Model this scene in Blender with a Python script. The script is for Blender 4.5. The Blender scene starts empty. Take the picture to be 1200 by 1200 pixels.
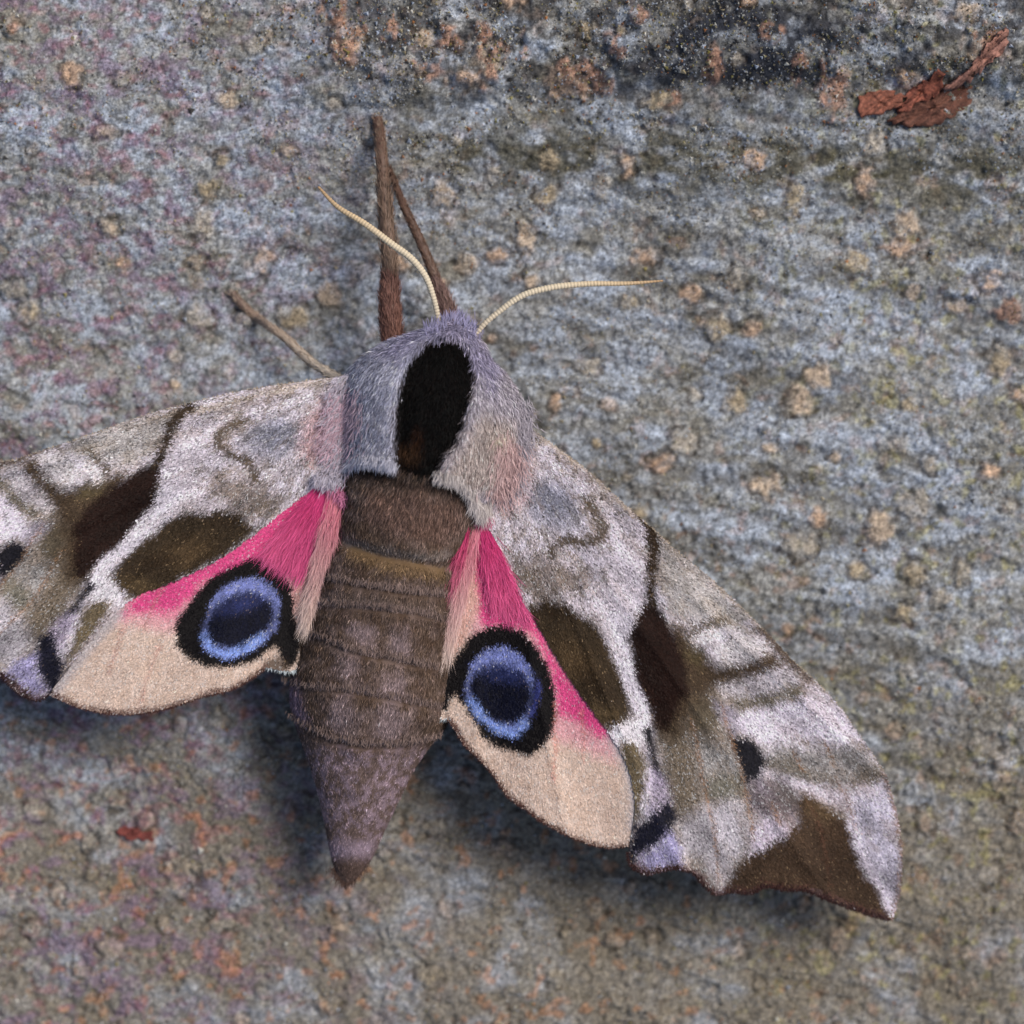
import bpy, math
import numpy as np
rng = np.random.default_rng(7)
MM = 0.001
CAM_H = 250.0            # camera height over the bark datum, mm
PXMM = 0.05              # one photo pixel at the bark datum, mm

# ------------------------------------------------------------------ camera, sky, sun, exposure
scene = bpy.context.scene
cam_data = bpy.data.cameras.new("camera")
cam_data.sensor_width = 36.0
cam_data.lens = 36.0 * CAM_H / (1200 * PXMM)
cam_data.clip_start = 0.01
cam_data.clip_end = 10.0
cam_data.dof.use_dof = True
cam_data.dof.focus_distance = (CAM_H - 7.2) * MM
cam_data.dof.aperture_fstop = 27.0
cam = bpy.data.objects.new("camera", cam_data)
cam.location = (0, 0, CAM_H * MM)
scene.collection.objects.link(cam)
scene.camera = cam

SUN_EL, SUN_AZ = math.radians(56), math.radians(60)      # azimuth from +Y towards +X
world = bpy.data.worlds.new("World")
scene.world = world
world.use_nodes = True
nt = world.node_tree
sky = nt.nodes.new("ShaderNodeTexSky")
sky.sky_type = 'NISHITA'
sky.sun_disc = False
sky.air_density = 1.0
sky.dust_density = 2.5
sky.ozone_density = 1.0
sky.sun_elevation = SUN_EL
sky.sun_rotation = SUN_AZ
nt.links.new(sky.outputs[0], nt.nodes["Background"].inputs[0])
nt.nodes["Background"].inputs[1].default_value = 0.058
sun_data = bpy.data.lights.new("sun", 'SUN')
sun_data.energy = 1.5
sun_data.angle = math.radians(24)
sun_data.color = (1.0, 0.93, 0.84)
sun = bpy.data.objects.new("sun", sun_data)
sun.rotation_euler = (math.pi / 2 - SUN_EL, 0, math.pi - SUN_AZ)
sun.location = (0.2, 0.1, 0.3)
scene.collection.objects.link(sun)
vs = scene.view_settings
vs.view_transform = 'Standard'
vs.look = 'None'
vs.exposure = 0.9
vs.gamma = 1.0
vs.use_curve_mapping = False

# ------------------------------------------------------------------ small maths helpers
def P(px, py, z):
    """photo pixel + height (mm) -> metres"""
    px, py, z = np.broadcast_arrays(np.asarray(px, float), np.asarray(py, float), np.asarray(z, float))
    k = PXMM * (CAM_H - z) / CAM_H
    return np.stack([(px - 600) * k, (600 - py) * k, z], -1) * MM

def lin(c):
    c = np.asarray(c, float) / 255.0
    return np.where(c <= 0.04045, c / 12.92, ((c + 0.055) / 1.055) ** 2.4)

def sstep(a, b, x):
    t = np.clip((np.asarray(x, float) - a) / (b - a), 0, 1)
    return t * t * (3 - 2 * t)

_tab = np.random.default_rng(3).random((64, 256, 256)).astype(np.float32)
def vnoise(x, y, s=0):
    t = _tab[s % 64]
    xi = np.floor(x).astype(int); yi = np.floor(y).astype(int)
    fx = x - xi; fy = y - yi
    fx = fx * fx * fx * (fx * (fx * 6 - 15) + 10); fy = fy * fy * fy * (fy * (fy * 6 - 15) + 10)
    a = t[yi & 255, xi & 255]; b = t[yi & 255, (xi + 1) & 255]
    c = t[(yi + 1) & 255, xi & 255]; d = t[(yi + 1) & 255, (xi + 1) & 255]
    return (a * (1 - fx) + b * fx) * (1 - fy) + (c * (1 - fx) + d * fx) * fy

def fbm(x, y, s=0, o=4, g=0.5):
    v = 0; a = 1; n = 0
    for k in range(o):
        ca, sa = math.cos(k * 1.1 + .4), math.sin(k * 1.1 + .4)
        v = v + a * vnoise((x * ca - y * sa) * 2 ** k + 17.3 * k, (x * sa + y * ca) * 2 ** k + 9.1 * k, s + k)
        n += a; a *= g
    return v / n                      # about 0..1, mean .5

def catmull(pts, n):
    """smooth resample of a polyline / table of rows to n rows by cumulative length of the first two columns"""
    p = np.asarray(pts, float)
    d = np.r_[0, np.cumsum(np.maximum(np.hypot(*(np.diff(p[:, :2], axis=0).T)), 1e-6))]
    t = np.linspace(0, d[-1], n)
    m = np.zeros_like(p)
    h = np.diff(d)[:, None]; sl = np.diff(p, axis=0) / h
    m[0] = sl[0]; m[-1] = sl[-1]
    m[1:-1] = (sl[:-1] * h[1:] + sl[1:] * h[:-1]) / (h[1:] + h[:-1])
    i = np.clip(np.searchsorted(d, t, side='right') - 1, 0, len(p) - 2)
    hh = h[i]; s = ((t - d[i])[:, None]) / hh
    return ((2 * s**3 - 3 * s**2 + 1) * p[i] + (s**3 - 2 * s**2 + s) * hh * m[i]
            + (-2 * s**3 + 3 * s**2) * p[i + 1] + (s**3 - s**2) * hh * m[i + 1])

def norm(v):
    return v / np.maximum(np.linalg.norm(v, axis=-1, keepdims=True), 1e-12)

# ------------------------------------------------------------------ colour maps (albedo in photo-pixel space)
OX, OY, CW, CH = -100, 330, 1220, 800
gx, gy = np.meshgrid(np.arange(CW) + OX + .5, np.arange(CH) + OY + .5)
edge_n = (fbm(gx / 9, gy / 9, 5, 3) - .5)

class Canvas:
    def __init__(s, base):
        s.a = np.zeros((CH, CW, 3)) + lin(base)
    def _win(s, pts, m):
        p = np.asarray(pts, float)
        x0 = max(int(p[:, 0].min() - m - OX), 0); x1 = min(int(p[:, 0].max() + m - OX) + 1, CW)
        y0 = max(int(p[:, 1].min() - m - OY), 0); y1 = min(int(p[:, 1].max() + m - OY) + 1, CH)
        return slice(y0, y1), slice(x0, x1)
    def _mix(s, w, k, col):
        k = np.clip(k, 0, 1)[..., None]
        s.a[w] = s.a[w] * (1 - k) + lin(col) * k
    def poly(s, pts, col, f=5, op=1.0, rag=8.0, grow=0.0):
        p = np.asarray(pts, float); w = s._win(p, f * 2 + rag + grow)
        X = gx[w]; Y = gy[w]
        s._mix(w, sstep(-f, f, grow - sdf(X, Y, p) + rag * edge_n[w]) * op, col)
    def line(s, pts, wd, col, f=3, op=1.0, rag=4.0):
        p = np.asarray(pts, float); w = s._win(p, wd + f * 2 + rag)
        d = segd(gx[w], gy[w], p, False)
        s._mix(w, sstep(-f, f, wd * .5 - d + rag * edge_n[w]) * op, col)
    def blob(s, cx, cy, rx, ry, ang, col, f=.5, op=1.0, rag=.3):
        R = max(rx, ry) * (1 + f) + 4; w = s._win([(cx - R, cy - R), (cx + R, cy + R)], 2)
        c, q = math.cos(math.radians(ang)), math.sin(math.radians(ang))
        X = gx[w] - cx; Y = gy[w] - cy
        r = np.hypot((X * c + Y * q) / rx, (-X * q + Y * c) / ry)
        s._mix(w, sstep(-f, f, 1 - r + rag * edge_n[w]) * op, col)
    def speck(s, col, sc, thr, f, op, seed, mask=None):
        n = fbm(gx / sc, gy / sc, seed, 3)
        k = sstep(thr - f, thr + f, n) * op
        if mask is not None: k = k * mask
        s._mix((slice(0, CH), slice(0, CW)), k, col)
    def get(s, x, y):
        x = np.clip(np.asarray(x) - OX - .5, 0, CW - 1.001); y = np.clip(np.asarray(y) - OY - .5, 0, CH - 1.001)
        xi = x.astype(int); yi = y.astype(int); fx = (x - xi)[..., None]; fy = (y - yi)[..., None]
        a = s.a
        return (a[yi, xi] * (1 - fx) + a[yi, xi + 1] * fx) * (1 - fy) + (a[yi + 1, xi] * (1 - fx) + a[yi + 1, xi + 1] * fx) * fy

def segd(X, Y, p, closed):
    d = np.full(X.shape, 1e9)
    n = len(p)
    for i in range(n if closed else n - 1):
        a = p[i]; b = p[(i + 1) % n]; e = b - a; L = max(e @ e, 1e-9)
        t = np.clip(((X - a[0]) * e[0] + (Y - a[1]) * e[1]) / L, 0, 1)
        d = np.minimum(d, np.hypot(X - a[0] - t * e[0], Y - a[1] - t * e[1]))
    return d

def sdf(X, Y, p):
    d = segd(X, Y, p, True); ins = np.zeros(X.shape, bool); n = len(p)
    for i in range(n):
        x1, y1 = p[i]; x2, y2 = p[(i + 1) % n]
        c = (y1 > Y) != (y2 > Y)
        ins ^= c & (X < (x2 - x1) * (Y - y1) / ((y2 - y1) or 1e-9) + x1)
    return np.where(ins, -d, d)

def q(ox, oy, f, pts):                # points read off an enlarged crop
    return [(ox + f * a, oy + f * b) for a, b in pts]
z3 = lambda pts: q(540, 480, .3, pts)
z4 = lambda pts: q(700, 720, .31667, pts)
z8 = lambda pts: q(480, 700, .25, pts)
z1 = lambda pts: q(0, 420, .35, pts)
z2 = lambda pts: q(360, 360, .25, pts)
z5 = lambda pts: q(300, 540, .25, pts)
z6 = lambda pts: q(300, 760, .25, pts)

# ------------------------------------------------------------------ mesh helpers
def srgb_attr(me, cols):
    at = me.color_attributes.new("Col", 'FLOAT_COLOR', 'POINT')
    c = np.ones((len(me.vertices), 4), np.float32); c[:, :3] = cols
    at.data.foreach_set("color", c.ravel())

def mesh_obj(name, verts, quads=None, tris=None, cols=None, mat=None, parent=None, smooth=True):
    me = bpy.data.meshes.new(name)
    verts = np.ascontiguousarray(verts, np.float32).reshape(-1, 3)
    q4 = np.zeros((0, 4), np.int32) if quads is None else np.asarray(quads, np.int32).reshape(-1, 4)
    t3 = np.zeros((0, 3), np.int32) if tris is None else np.asarray(tris, np.int32).reshape(-1, 3)
    me.vertices.add(len(verts)); me.vertices.foreach_set("co", verts.ravel())
    loops = np.concatenate([q4.ravel(), t3.ravel()]).astype(np.int32)
    me.loops.add(len(loops)); me.loops.foreach_set("vertex_index", loops)
    st = np.concatenate([np.arange(len(q4)) * 4, len(q4) * 4 + np.arange(len(t3)) * 3]).astype(np.int32)
    me.polygons.add(len(st)); me.polygons.foreach_set("loop_start", st)
    me.polygons.foreach_set("use_smooth", np.full(len(st), smooth))
    me.update(calc_edges=True); me.validate()
    if cols is not None: srgb_attr(me, cols)
    if mat: me.materials.append(mat)
    o = bpy.data.objects.new(name, me)
    scene.collection.objects.link(o)
    if parent: o.parent = parent
    return o

def grid_quads(nu, nv, wrap=False):
    i, j = np.meshgrid(np.arange(nu - 1), np.arange(nv if wrap else nv - 1), indexing='ij')
    j2 = (j + 1) % nv
    return np.stack([i * nv + j, (i + 1) * nv + j, (i + 1) * nv + j2, i * nv + j2], -1).reshape(-1, 4)

def attr_mat(name, rough, spec, extra=None, sheen=0.0, trans=0.0):
    m = bpy.data.materials.new(name); m.use_nodes = True
    t = m.node_tree; b = t.nodes["Principled BSDF"]
    a = t.nodes.new("ShaderNodeAttribute"); a.attribute_name = "Col"
    b.inputs["Roughness"].default_value = rough
    b.inputs["Specular IOR Level"].default_value = spec
    if sheen: b.inputs["Sheen Weight"].default_value = sheen
    col = a.outputs["Color"]
    if extra: col = extra(t, b, col)
    t.links.new(col, b.inputs["Base Color"])
    return m

def noise_node(t, scale, detail=3, rough=.6, vec=None, dist=0):
    n = t.nodes.new("ShaderNodeTexNoise"); n.inputs["Scale"].default_value = scale
    n.inputs["Detail"].default_value = detail; n.inputs["Roughness"].default_value = rough
    n.inputs["Distortion"].default_value = dist
    if vec: t.links.new(vec, n.inputs["Vector"])
    return n.outputs["Fac"]

def fine_grain(scale, lo, hi, bump):
    def f(t, b, col):
        tc = t.nodes.new("ShaderNodeTexCoord").outputs["Object"]
        n = noise_node(t, scale, 3, .65, tc)
        r = t.nodes.new("ShaderNodeMapRange")
        r.inputs[1].default_value = .3; r.inputs[2].default_value = .7
        r.inputs[3].default_value = lo; r.inputs[4].default_value = hi
        t.links.new(n, r.inputs[0])
        mx = t.nodes.new("ShaderNodeVectorMath"); mx.operation = 'SCALE'
        t.links.new(col, mx.inputs[0]); t.links.new(r.outputs[0], mx.inputs["Scale"])
        bp = t.nodes.new("ShaderNodeBump"); bp.inputs["Strength"].default_value = .8
        bp.inputs["Distance"].default_value = bump * MM
        t.links.new(n, bp.inputs["Height"]); t.links.new(bp.outputs[0], b.inputs["Normal"])
        return mx.outputs[0]
    return f

M_BARK = attr_mat("bark_surface", .72, .3, fine_grain(7500, .35, 1.75, .12))
M_GRIT = attr_mat("grit_grains", .35, .6)
M_WING = attr_mat("wing_membrane", .8, .08, fine_grain(14000, .7, 1.2, .02))
M_SCALE = attr_mat("wing_scales", .6, .10)
M_FUR = attr_mat("moth_fur", .65, .08)
M_BODY = attr_mat("moth_skin", .85, .05)
M_HORN = attr_mat("antenna_and_leg", .55, .35, fine_grain(16000, .75, 1.15, .02))
M_FLAKE = attr_mat("bark_flake", .7, .3, fine_grain(7000, .5, 1.5, .08))

# ------------------------------------------------------------------ the bark
LENT = [(268,125,14,11),(340,182,11,8),(385,345,14,18),(230,370,18,14),(345,370,18,16),(130,160,15,9),(90,95,15,14),(245,225,13,14),
        (240,262,13,19),(148,312,9,14),(130,270,13,12),(15,340,17,13),(30,365,15,13),(615,278,13,18),(755,302,16,13),(840,385,16,16),(703,222,12,17),
        (545,100,20,14),(500,52,14,16),(665,105,26,19),(690,45,12,14),(800,518,17,17),(775,542,15,13),(895,568,18,15),(935,638,20,16),(1007,670,15,13),
        (935,470,18,17),(960,605,14,11),(1065,722,17,12),(1087,545,10,11),(1160,553,13,12),(1030,620,20,20),(1070,590,20,20),(930,235,16,16),(1062,262,17,16),
        (1050,290,18,15),(1180,905,17,30),(1150,880,14,20),(860,470,14,17),(960,440,15,16),(880,385,13,10),(1070,672,15,14),(1100,700,14,12),(470,310,12,10),
        (545,310,15,13),(440,160,15,14),(640,235,15,15),(520,230,14,15),(585,300,14,10),(250,845,15,13),(35,955,13,16),(165,965,12,11),(205,1030,19,26),
        (255,1085,16,14),(130,940,12,14),(300,60,14,12),(410,55,18,22),(570,75,16,22),(480,85,18,13),(770,125,20,10),(1125,25,15,12),(1010,215,14,14),
        (735,355,12,9),(690,430,14,10),(1160,330,14,15),(1120,360,16,10),(1165,1030,14,14),(1060,1130,14,12),(700,1080,12,14),(590,1000,14,12),(500,1150,14,12)]
r0 = np.random.default_rng(21)
lent = list(LENT)
for _ in range(900):
    x, y = r0.uniform(-700, 1900), r0.uniform(-700, 1900)
    rx = r0.uniform(6, 15)
    if all((x - a) ** 2 + (y - b) ** 2 > (rx + c + 12) ** 2 for a, b, c, d in lent):
        lent.append((x, y, rx, rx * r0.uniform(.7, 1.3)))
SCAB = [(460,40,16,24),(530,55,18,20),(620,60,14,20),(720,60,16,24),(900,50,16,14),(745,30,14,16),(930,90,12,22),(408,45,24,38),(505,85,20,18),(575,70,22,45),(660,85,14,14),(688,98,38,24),(785,122,26,12),(395,20,20,20),(1145,65,22,30),(835,85,14,24),(970,110,22,40),
        (1180,365,24,16),(20,40,14,10)]

def bark_base(px, py):
    px = np.asarray(px, float); py = np.asarray(py, float)
    z = 3.6 * sstep(430, 40, py) - 3.8 * sstep(420, 1300, py) - 1.5 * sstep(1200, 2200, py)
    z = z - .5 * sstep(700, -300, px) * sstep(200, 900, py)
    # fold across the top
    fold = 118 + 22 * np.sin(px / 210.0) + 30 * (fbm(px / 160, py * 0 + 3.3, 9, 3) - .5) + 0.02 * (px - 600)
    t = (py - fold)
    z = z + (.9 * sstep(20, -30, t) - .55 * np.exp(-(t / 16) ** 2)) * sstep(250, 520, px)
    z = z + 1.6 * (fbm(px / 170, py / 150, 1, 3) - .5)
    z = z + 1.1 * (fbm(px / 26, py / 30, 36, 4, .6) - .5) * sstep(25, -25, t) * sstep(280, 420, px)
    # striations running a little downhill to the right
    a = math.radians(13); u = px * math.cos(a) + py * math.sin(a); v = -px * math.sin(a) + py * math.cos(a)
    v = v + 26 * (fbm(px / 120, py / 120, 30, 2) - .5)
    wgt = .45 + .55 * sstep(350, 750, px)
    z = z + .44 * wgt * (fbm(u / 190, v / 15, 12, 4, .55) - .5)
    return z

def bark_detail(px, py):
    px = np.asarray(px, float); py = np.asarray(py, float)
    wx = px + 14 * (fbm(px / 30, py / 30, 40, 2) - .5); wy = py + 14 * (fbm(px / 30, py / 30, 44, 2) - .5)
    z = .30 * (fbm(wx / 22, wy / 17, 16, 4, .65) - .5)
    pit = fbm(wx / 11, wy / 9, 22, 3, .6)
    z = z - .2 * sstep(.55, .72, pit)
    z = z + .20 * (vnoise(px / 3.0, py / 3.0, 6) - .5)
    return z

def lent_fields(px, py):
    m = np.zeros(px.shape); rim = np.zeros(px.shape); tone = np.zeros(px.shape)
    for k, (x, y, rx, ry) in enumerate(lent):
        sel = np.where((np.abs(px - x) < rx * 2.4) & (np.abs(py - y) < ry * 2.4))
        if sel[0].size == 0: continue
        X = px[sel]; Y = py[sel]
        r = np.hypot((X - x) / rx, (Y - y) / ry) + 1.25 * (fbm(X / 10, Y / 10, 33 + k % 20, 3) - .5)
        mk = sstep(1.15, .55, r); m[sel] = np.maximum(m[sel], mk)
        rim[sel] = np.maximum(rim[sel], np.exp(-((r - 1.12) / .2) ** 2))
        tone[sel] = np.where(mk > .05, (k * .618) % 1, tone[sel])
    return m, rim, tone

def mixc(a, b, k):
    return a * (1 - k[..., None]) + b * k[..., None]

def bark_color(px, py, zd, lm, rim, tone):
    wx = px + 18 * (fbm(px / 40, py / 40, 50, 3) - .5); wy = py + 18 * (fbm(px / 40, py / 40, 53, 3) - .5)
    big = fbm(px / 240, py / 200, 7, 3)
    blue = lin((158, 167, 180)); grey = lin((142, 143, 142)); dark = lin((56, 52, 46)); olive = lin((110, 104, 86))
    c = mixc(np.zeros(px.shape + (3,)) + grey, blue, sstep(.30, .68, fbm(wx / 48, wy / 30, 10, 5, .62)))
    c = mixc(c, np.zeros_like(c) + olive, sstep(.47, .68, fbm(wx / 44, wy / 24, 13, 5, .7)) * .55)
    ang = math.radians(13); u = px * math.cos(ang) + py * math.sin(ang); v = -px * math.sin(ang) + py * math.cos(ang)
    v = v + 26 * (fbm(px / 120, py / 120, 30, 2) - .5)
    st = fbm(u / 190, v / 15, 12, 4, .55)
    c = mixc(c, np.zeros_like(c) + dark, sstep(.54, .32, st) * .42 * (.4 + .6 * sstep(350, 750, px)))
    c = mixc(c, np.zeros_like(c) + dark, sstep(.52, .72, fbm(wx / 11, wy / 8, 18, 4, .7)) * .55)
    # lower bark browner
    c = mixc(c, np.zeros_like(c) + lin((104, 96, 80)), sstep(650, 1000, py) * .8 * sstep(.3, .62, fbm(wx / 60, wy / 50, 28, 3)))
    c = mixc(c, np.zeros_like(c) + lin((122, 114, 102)), sstep(720, 1050, py) * .42)
    # purple algae on the left
    c = mixc(c, np.zeros_like(c) + lin((118, 96, 120)), sstep(.50, .70, fbm(wx / 26, wy / 18, 24, 4, .65)) * .6 * sstep(620, 120, px))
    c = mixc(c, np.zeros_like(c) + lin((134, 76, 88)), sstep(.62, .76, fbm(wx / 16, wy / 11, 27, 3)) * .4 * sstep(520, 150, px))
    # orange flecks
    c = mixc(c, np.zeros_like(c) + lin((176, 112, 58)), sstep(.63, .78, fbm(wx / 15, wy / 14, 36, 3)) * .36 * (.35 + .65 * sstep(500, 900, py) * sstep(1150, 700, px)))
    # yellow-green on the right
    c = mixc(c, np.zeros_like(c) + lin((148, 142, 84)), sstep(.62, .78, fbm(wx / 12, wy / 12, 46, 3)) * .45 * sstep(700, 1100, px))
    # dark stain on the upper right, above the fold
    dk = sstep(190, 60, py + 40 * (fbm(px / 70, py / 50, 55, 3) - .5)) * sstep(260, 480, px + 60 * (fbm(px / 60, py / 60, 57, 2) - .5))
    dk2 = np.exp(-(((px - 860) / 130) ** 2 + ((py - 70) / 62) ** 2))
    n1 = sstep(.42, .58, fbm(wx / 22, wy / 17, 60, 4, .6))
    c = mixc(c, np.zeros_like(c) + lin((54, 52, 52)), dk * .8 * n1)
    c = mixc(c, np.zeros_like(c) + lin((34, 38, 48)), np.clip(dk2 * 1.3, 0, .92) * (.55 + .45 * n1))
    band = np.exp(-((py - 150 - .05 * px) / 50) ** 2) * sstep(300, 600, px)
    c = mixc(c, np.zeros_like(c) + lin((70, 66, 48)), band * .85 * sstep(.35, .6, fbm(wx / 24, wy / 14, 62, 4)))
    # lenticels
    tan = np.array([lin((172, 154, 134)), lin((152, 138, 114)), lin((176, 148, 124)), lin((156, 148, 136))])[(tone * 4).astype(int) % 4]
    tan = tan * (.62 + .75 * fbm(px / 6, py / 6, 20, 3))[..., None]
    lm = lm * (1 - .6 * sstep(720, 880, py))
    c = mixc(c, tan, lm * (.42 + .5 * sstep(.3, .6, fbm(px / 12, py / 12, 2, 3))))
    c = mixc(c, np.zeros_like(c) + lin((62, 52, 42)), rim * .75 * sstep(.4, .6, fbm(px / 10, py / 10, 4, 2)))
    # red-brown scabs
    for k, (x, y, rx, ry) in enumerate(SCAB):
        r = np.hypot((px - x) / rx, (py - y) / ry) + 1.1 * (fbm(px / 14, py / 14, k + 5, 3) - .5)
        s = sstep(1.05, .5, r)
        cc = lin((166, 128, 108)) * (.3 + 1.1 * fbm(px / 7, py / 9, k + 9, 3))[..., None]
        c = mixc(c, cc, s * .8 * sstep(.38, .55, fbm(px / 9, py / 12, k + 12, 3)))
    # fine-grained random tone variation across the bark
    c = c * (.58 + .88 * vnoise(px / 3.1, py / 2.7, 26))[..., None]
    return np.clip(c, .004, .9)

def axis(lo, hi, step):
    core = np.arange(lo, hi + 1e-6, step)
    out = [hi]; s = step
    while out[-1] < hi + 420: s = min(s * 1.12, 7.0); out.append(out[-1] + s)
    out = np.array(out[1:])
    return np.r_[(lo - (out - hi))[::-1], core, out]
ax = axis(-30, 1230, 2.35)
BX, BY = np.meshgrid(ax, ax, indexing='xy')
lm, rim, tone = lent_fields(BX, BY)
zd = bark_detail(BX, BY)
ZB = bark_base(BX, BY) + zd * (1 - .2 * lm) + .13 * lm - .12 * rim
scab_h = np.zeros(BX.shape)
for k, (x, y, rx, ry) in enumerate(SCAB):
    r = np.hypot((BX - x) / rx, (BY - y) / ry) + 1.1 * (fbm(BX / 14, BY / 14, k + 5, 3) - .5)
    scab_h = np.maximum(scab_h, sstep(1.1, .5, r))
ZB = ZB + scab_h * (.25 + .6 * (fbm(BX / 12, BY / 12, 31, 3) - .5))
cb = bark_color(BX, BY, zd, lm, rim, tone)
nb = len(ax)
bv = np.stack([(BX - 600) * PXMM * MM, (600 - BY) * PXMM * MM, ZB * MM], -1)
bark = mesh_obj("bark", bv, quads=grid_quads(nb, nb)[:, ::-1], cols=cb.reshape(-1, 3), mat=M_BARK)
bark["kind"] = "structure"
bark["label"] = "grey blue mottled tree bark with tan lenticels under the moth"

def bark_z(X, Y):
    """height (mm) of the finished bark at datum pixels"""
    X = np.asarray(X, float); Y = np.asarray(Y, float)
    i = np.clip(np.searchsorted(ax, X) - 1, 0, nb - 2); j = np.clip(np.searchsorted(ax, Y) - 1, 0, nb - 2)
    fx = np.clip((X - ax[i]) / (ax[i + 1] - ax[i]), 0, 1); fy = np.clip((Y - ax[j]) / (ax[j + 1] - ax[j]), 0, 1)
    return ((ZB[j, i] * (1 - fx) + ZB[j, i + 1] * fx) * (1 - fy) + (ZB[j + 1, i] * (1 - fx) + ZB[j + 1, i + 1] * fx) * fy)

# loose grit and algal grains lying on the bark (uncountable)
def grit(n):
    g = np.random.default_rng(5)
    x = g.uniform(-60, 1260, n * 3); y = g.uniform(-60, 1260, n * 3)
    dens = .36 + .72 * np.exp(-((y - 95) / 110) ** 2) * sstep(150, 420, x) + .25 * sstep(300, 600, x) * sstep(700, 200, y)
    keep = g.random(n * 3) < dens * sstep(.35, .62, fbm(x / 40, y / 40, 3, 3)) * 1.3
    x = x[keep][:n]; y = y[keep][:n]; n = len(x)
    z = bark_z(x, y)
    r = g.lognormal(math.log(.042), .42, n) * (1 + .35 * sstep(230, 120, y))
    pal = np.array([lin(c) for c in [(228, 226, 216), (196, 206, 222), (186, 172, 138), (170, 160, 90), (182, 120, 70), (60, 56, 50), (44, 44, 50), (150, 150, 150), (120, 104, 84)]])
    ci = g.choice(len(pal), n, p=[.20, .17, .16, .08, .05, .10, .08, .08, .08])
    base = np.array([[1, 0, -.4], [-.5, .87, -.4], [-.5, -.87, -.4], [0, 0, 1.1]])
    a = g.uniform(0, 6.28, n); ca, sa = np.cos(a), np.sin(a)
    v = base[None] * (r[:, None, None] * g.uniform(.6, 1.5, (n, 4, 1)))
    v = np.stack([v[..., 0] * ca[:, None] - v[..., 1] * sa[:, None], v[..., 0] * sa[:, None] + v[..., 1] * ca[:, None], v[..., 2]], -1)
    c0 = np.stack([(x - 600) * PXMM, (600 - y) * PXMM, z + r * .35], -1)
    v = (v + c0[:, None]) * MM
    t = np.array([[0, 1, 3], [1, 2, 3], [2, 0, 3], [0, 2, 1]])
    tr = (np.arange(n)[:, None, None] * 4 + t[None]).reshape(-1, 3)
    col = np.repeat(pal[ci] * g.uniform(.7, 1.1, (n, 1)), 4, 0)
    o = mesh_obj("grit", v, tris=tr, cols=np.clip(col, 0, .9), mat=M_GRIT, parent=bark, smooth=False)
    o["kind"] = "stuff"
grit(52000)

def flake(pts, lift, col, curl, seed):
    """a lifted scrap of bark: outline -> fan of rings with thickness"""
    p = np.asarray(pts, float); p = np.vstack([p, p[:1]])
    d = np.r_[0, np.cumsum(np.hypot(*np.diff(p, axis=0).T))]
    t = np.linspace(0, d[-1], 64, endpoint=False)
    o = np.stack([np.interp(t, d, p[:, 0]), np.interp(t, d, p[:, 1])], -1)
    o += 7 * (np.stack([vnoise(t / 5, t * 0 + seed, 8), vnoise(t / 5, t * 0 + seed, 9)], -1) - .5)
    c = o.mean(0); rings = []
    K = 9
    for k in range(K):
        f = 1 - k / (K - .5)
        q_ = c + (o - c) * f
        z = bark_z(q_[:, 0], q_[:, 1])
        z = z * .6 + .4 * bark_z(c[0], c[1]) + lift + curl * (f ** 2) * (.4 + .6 * np.sin(np.arctan2(q_[:, 1] - c[1], q_[:, 0] - c[0]) + seed)) + .35 * (fbm(q_[:, 0] / 7, q_[:, 1] / 4, seed, 3) - .5)
        rings.append(np.column_stack([q_, z]))
    R = np.array(rings); low = R[0].copy(); low[:, 2] -= lift + .5
    R = np.concatenate([low[None], R], 0)
    v = np.stack([(R[..., 0] - 600) * PXMM, (600 - R[..., 1]) * PXMM, R[..., 2]], -1).reshape(-1, 3) * MM
    cc = lin(col) * (.1 + 1.9 * fbm((R[..., 0] + R[..., 1]) / 8, (R[..., 0] * .8 + R[..., 1]) / 2.5, seed + 3, 3))[..., None]
    n = len(v); v = np.vstack([v, v[-64:].mean(0)])
    cc = np.vstack([cc.reshape(-1, 3), lin(col)[None]])
    tr = np.array([[n - 64 + i, n - 64 + (i + 1) % 64, n] for i in range(64)])[:, ::-1]
    return mesh_obj("bark_flake", v, quads=grid_quads(K + 1, 64, True)[:, ::-1], tris=tr, cols=np.clip(cc, 0, .8), mat=M_FLAKE, parent=bark)
zt = lambda pts: q(800, 0, 1 / 3, pts)
flake(zt([(600, 350), (650, 340), (730, 345), (770, 360), (740, 400), (690, 412), (655, 420), (610, 430)]), .35, (126, 78, 62), .2, 1)
flake(zt([(735, 400), (765, 370), (775, 335), (830, 305), (870, 275), (905, 285), (890, 330), (850, 365), (800, 385), (755, 420)]), .45, (120, 70, 56), .25, 2)
flake(zt([(900, 330), (960, 290), (1000, 240), (1035, 200), (1060, 165), (1105, 120), (1112, 150), (1085, 215), (1040, 255), (1000, 300), (940, 330)]), .35, (134, 96, 84), .2, 3)
flake(zt([(700, 440), (760, 395), (870, 340), (960, 310), (1010, 330), (985, 395), (930, 430), (880, 458), (790, 460)]), .12, (96, 62, 50), .15, 4)
flake(q(0, 800, 1 / 3, [(385, 530), (430, 522), (480, 528), (525, 545), (520, 568), (470, 562), (410, 552)]), .2, (112, 58, 52), .1, 5)

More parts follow.
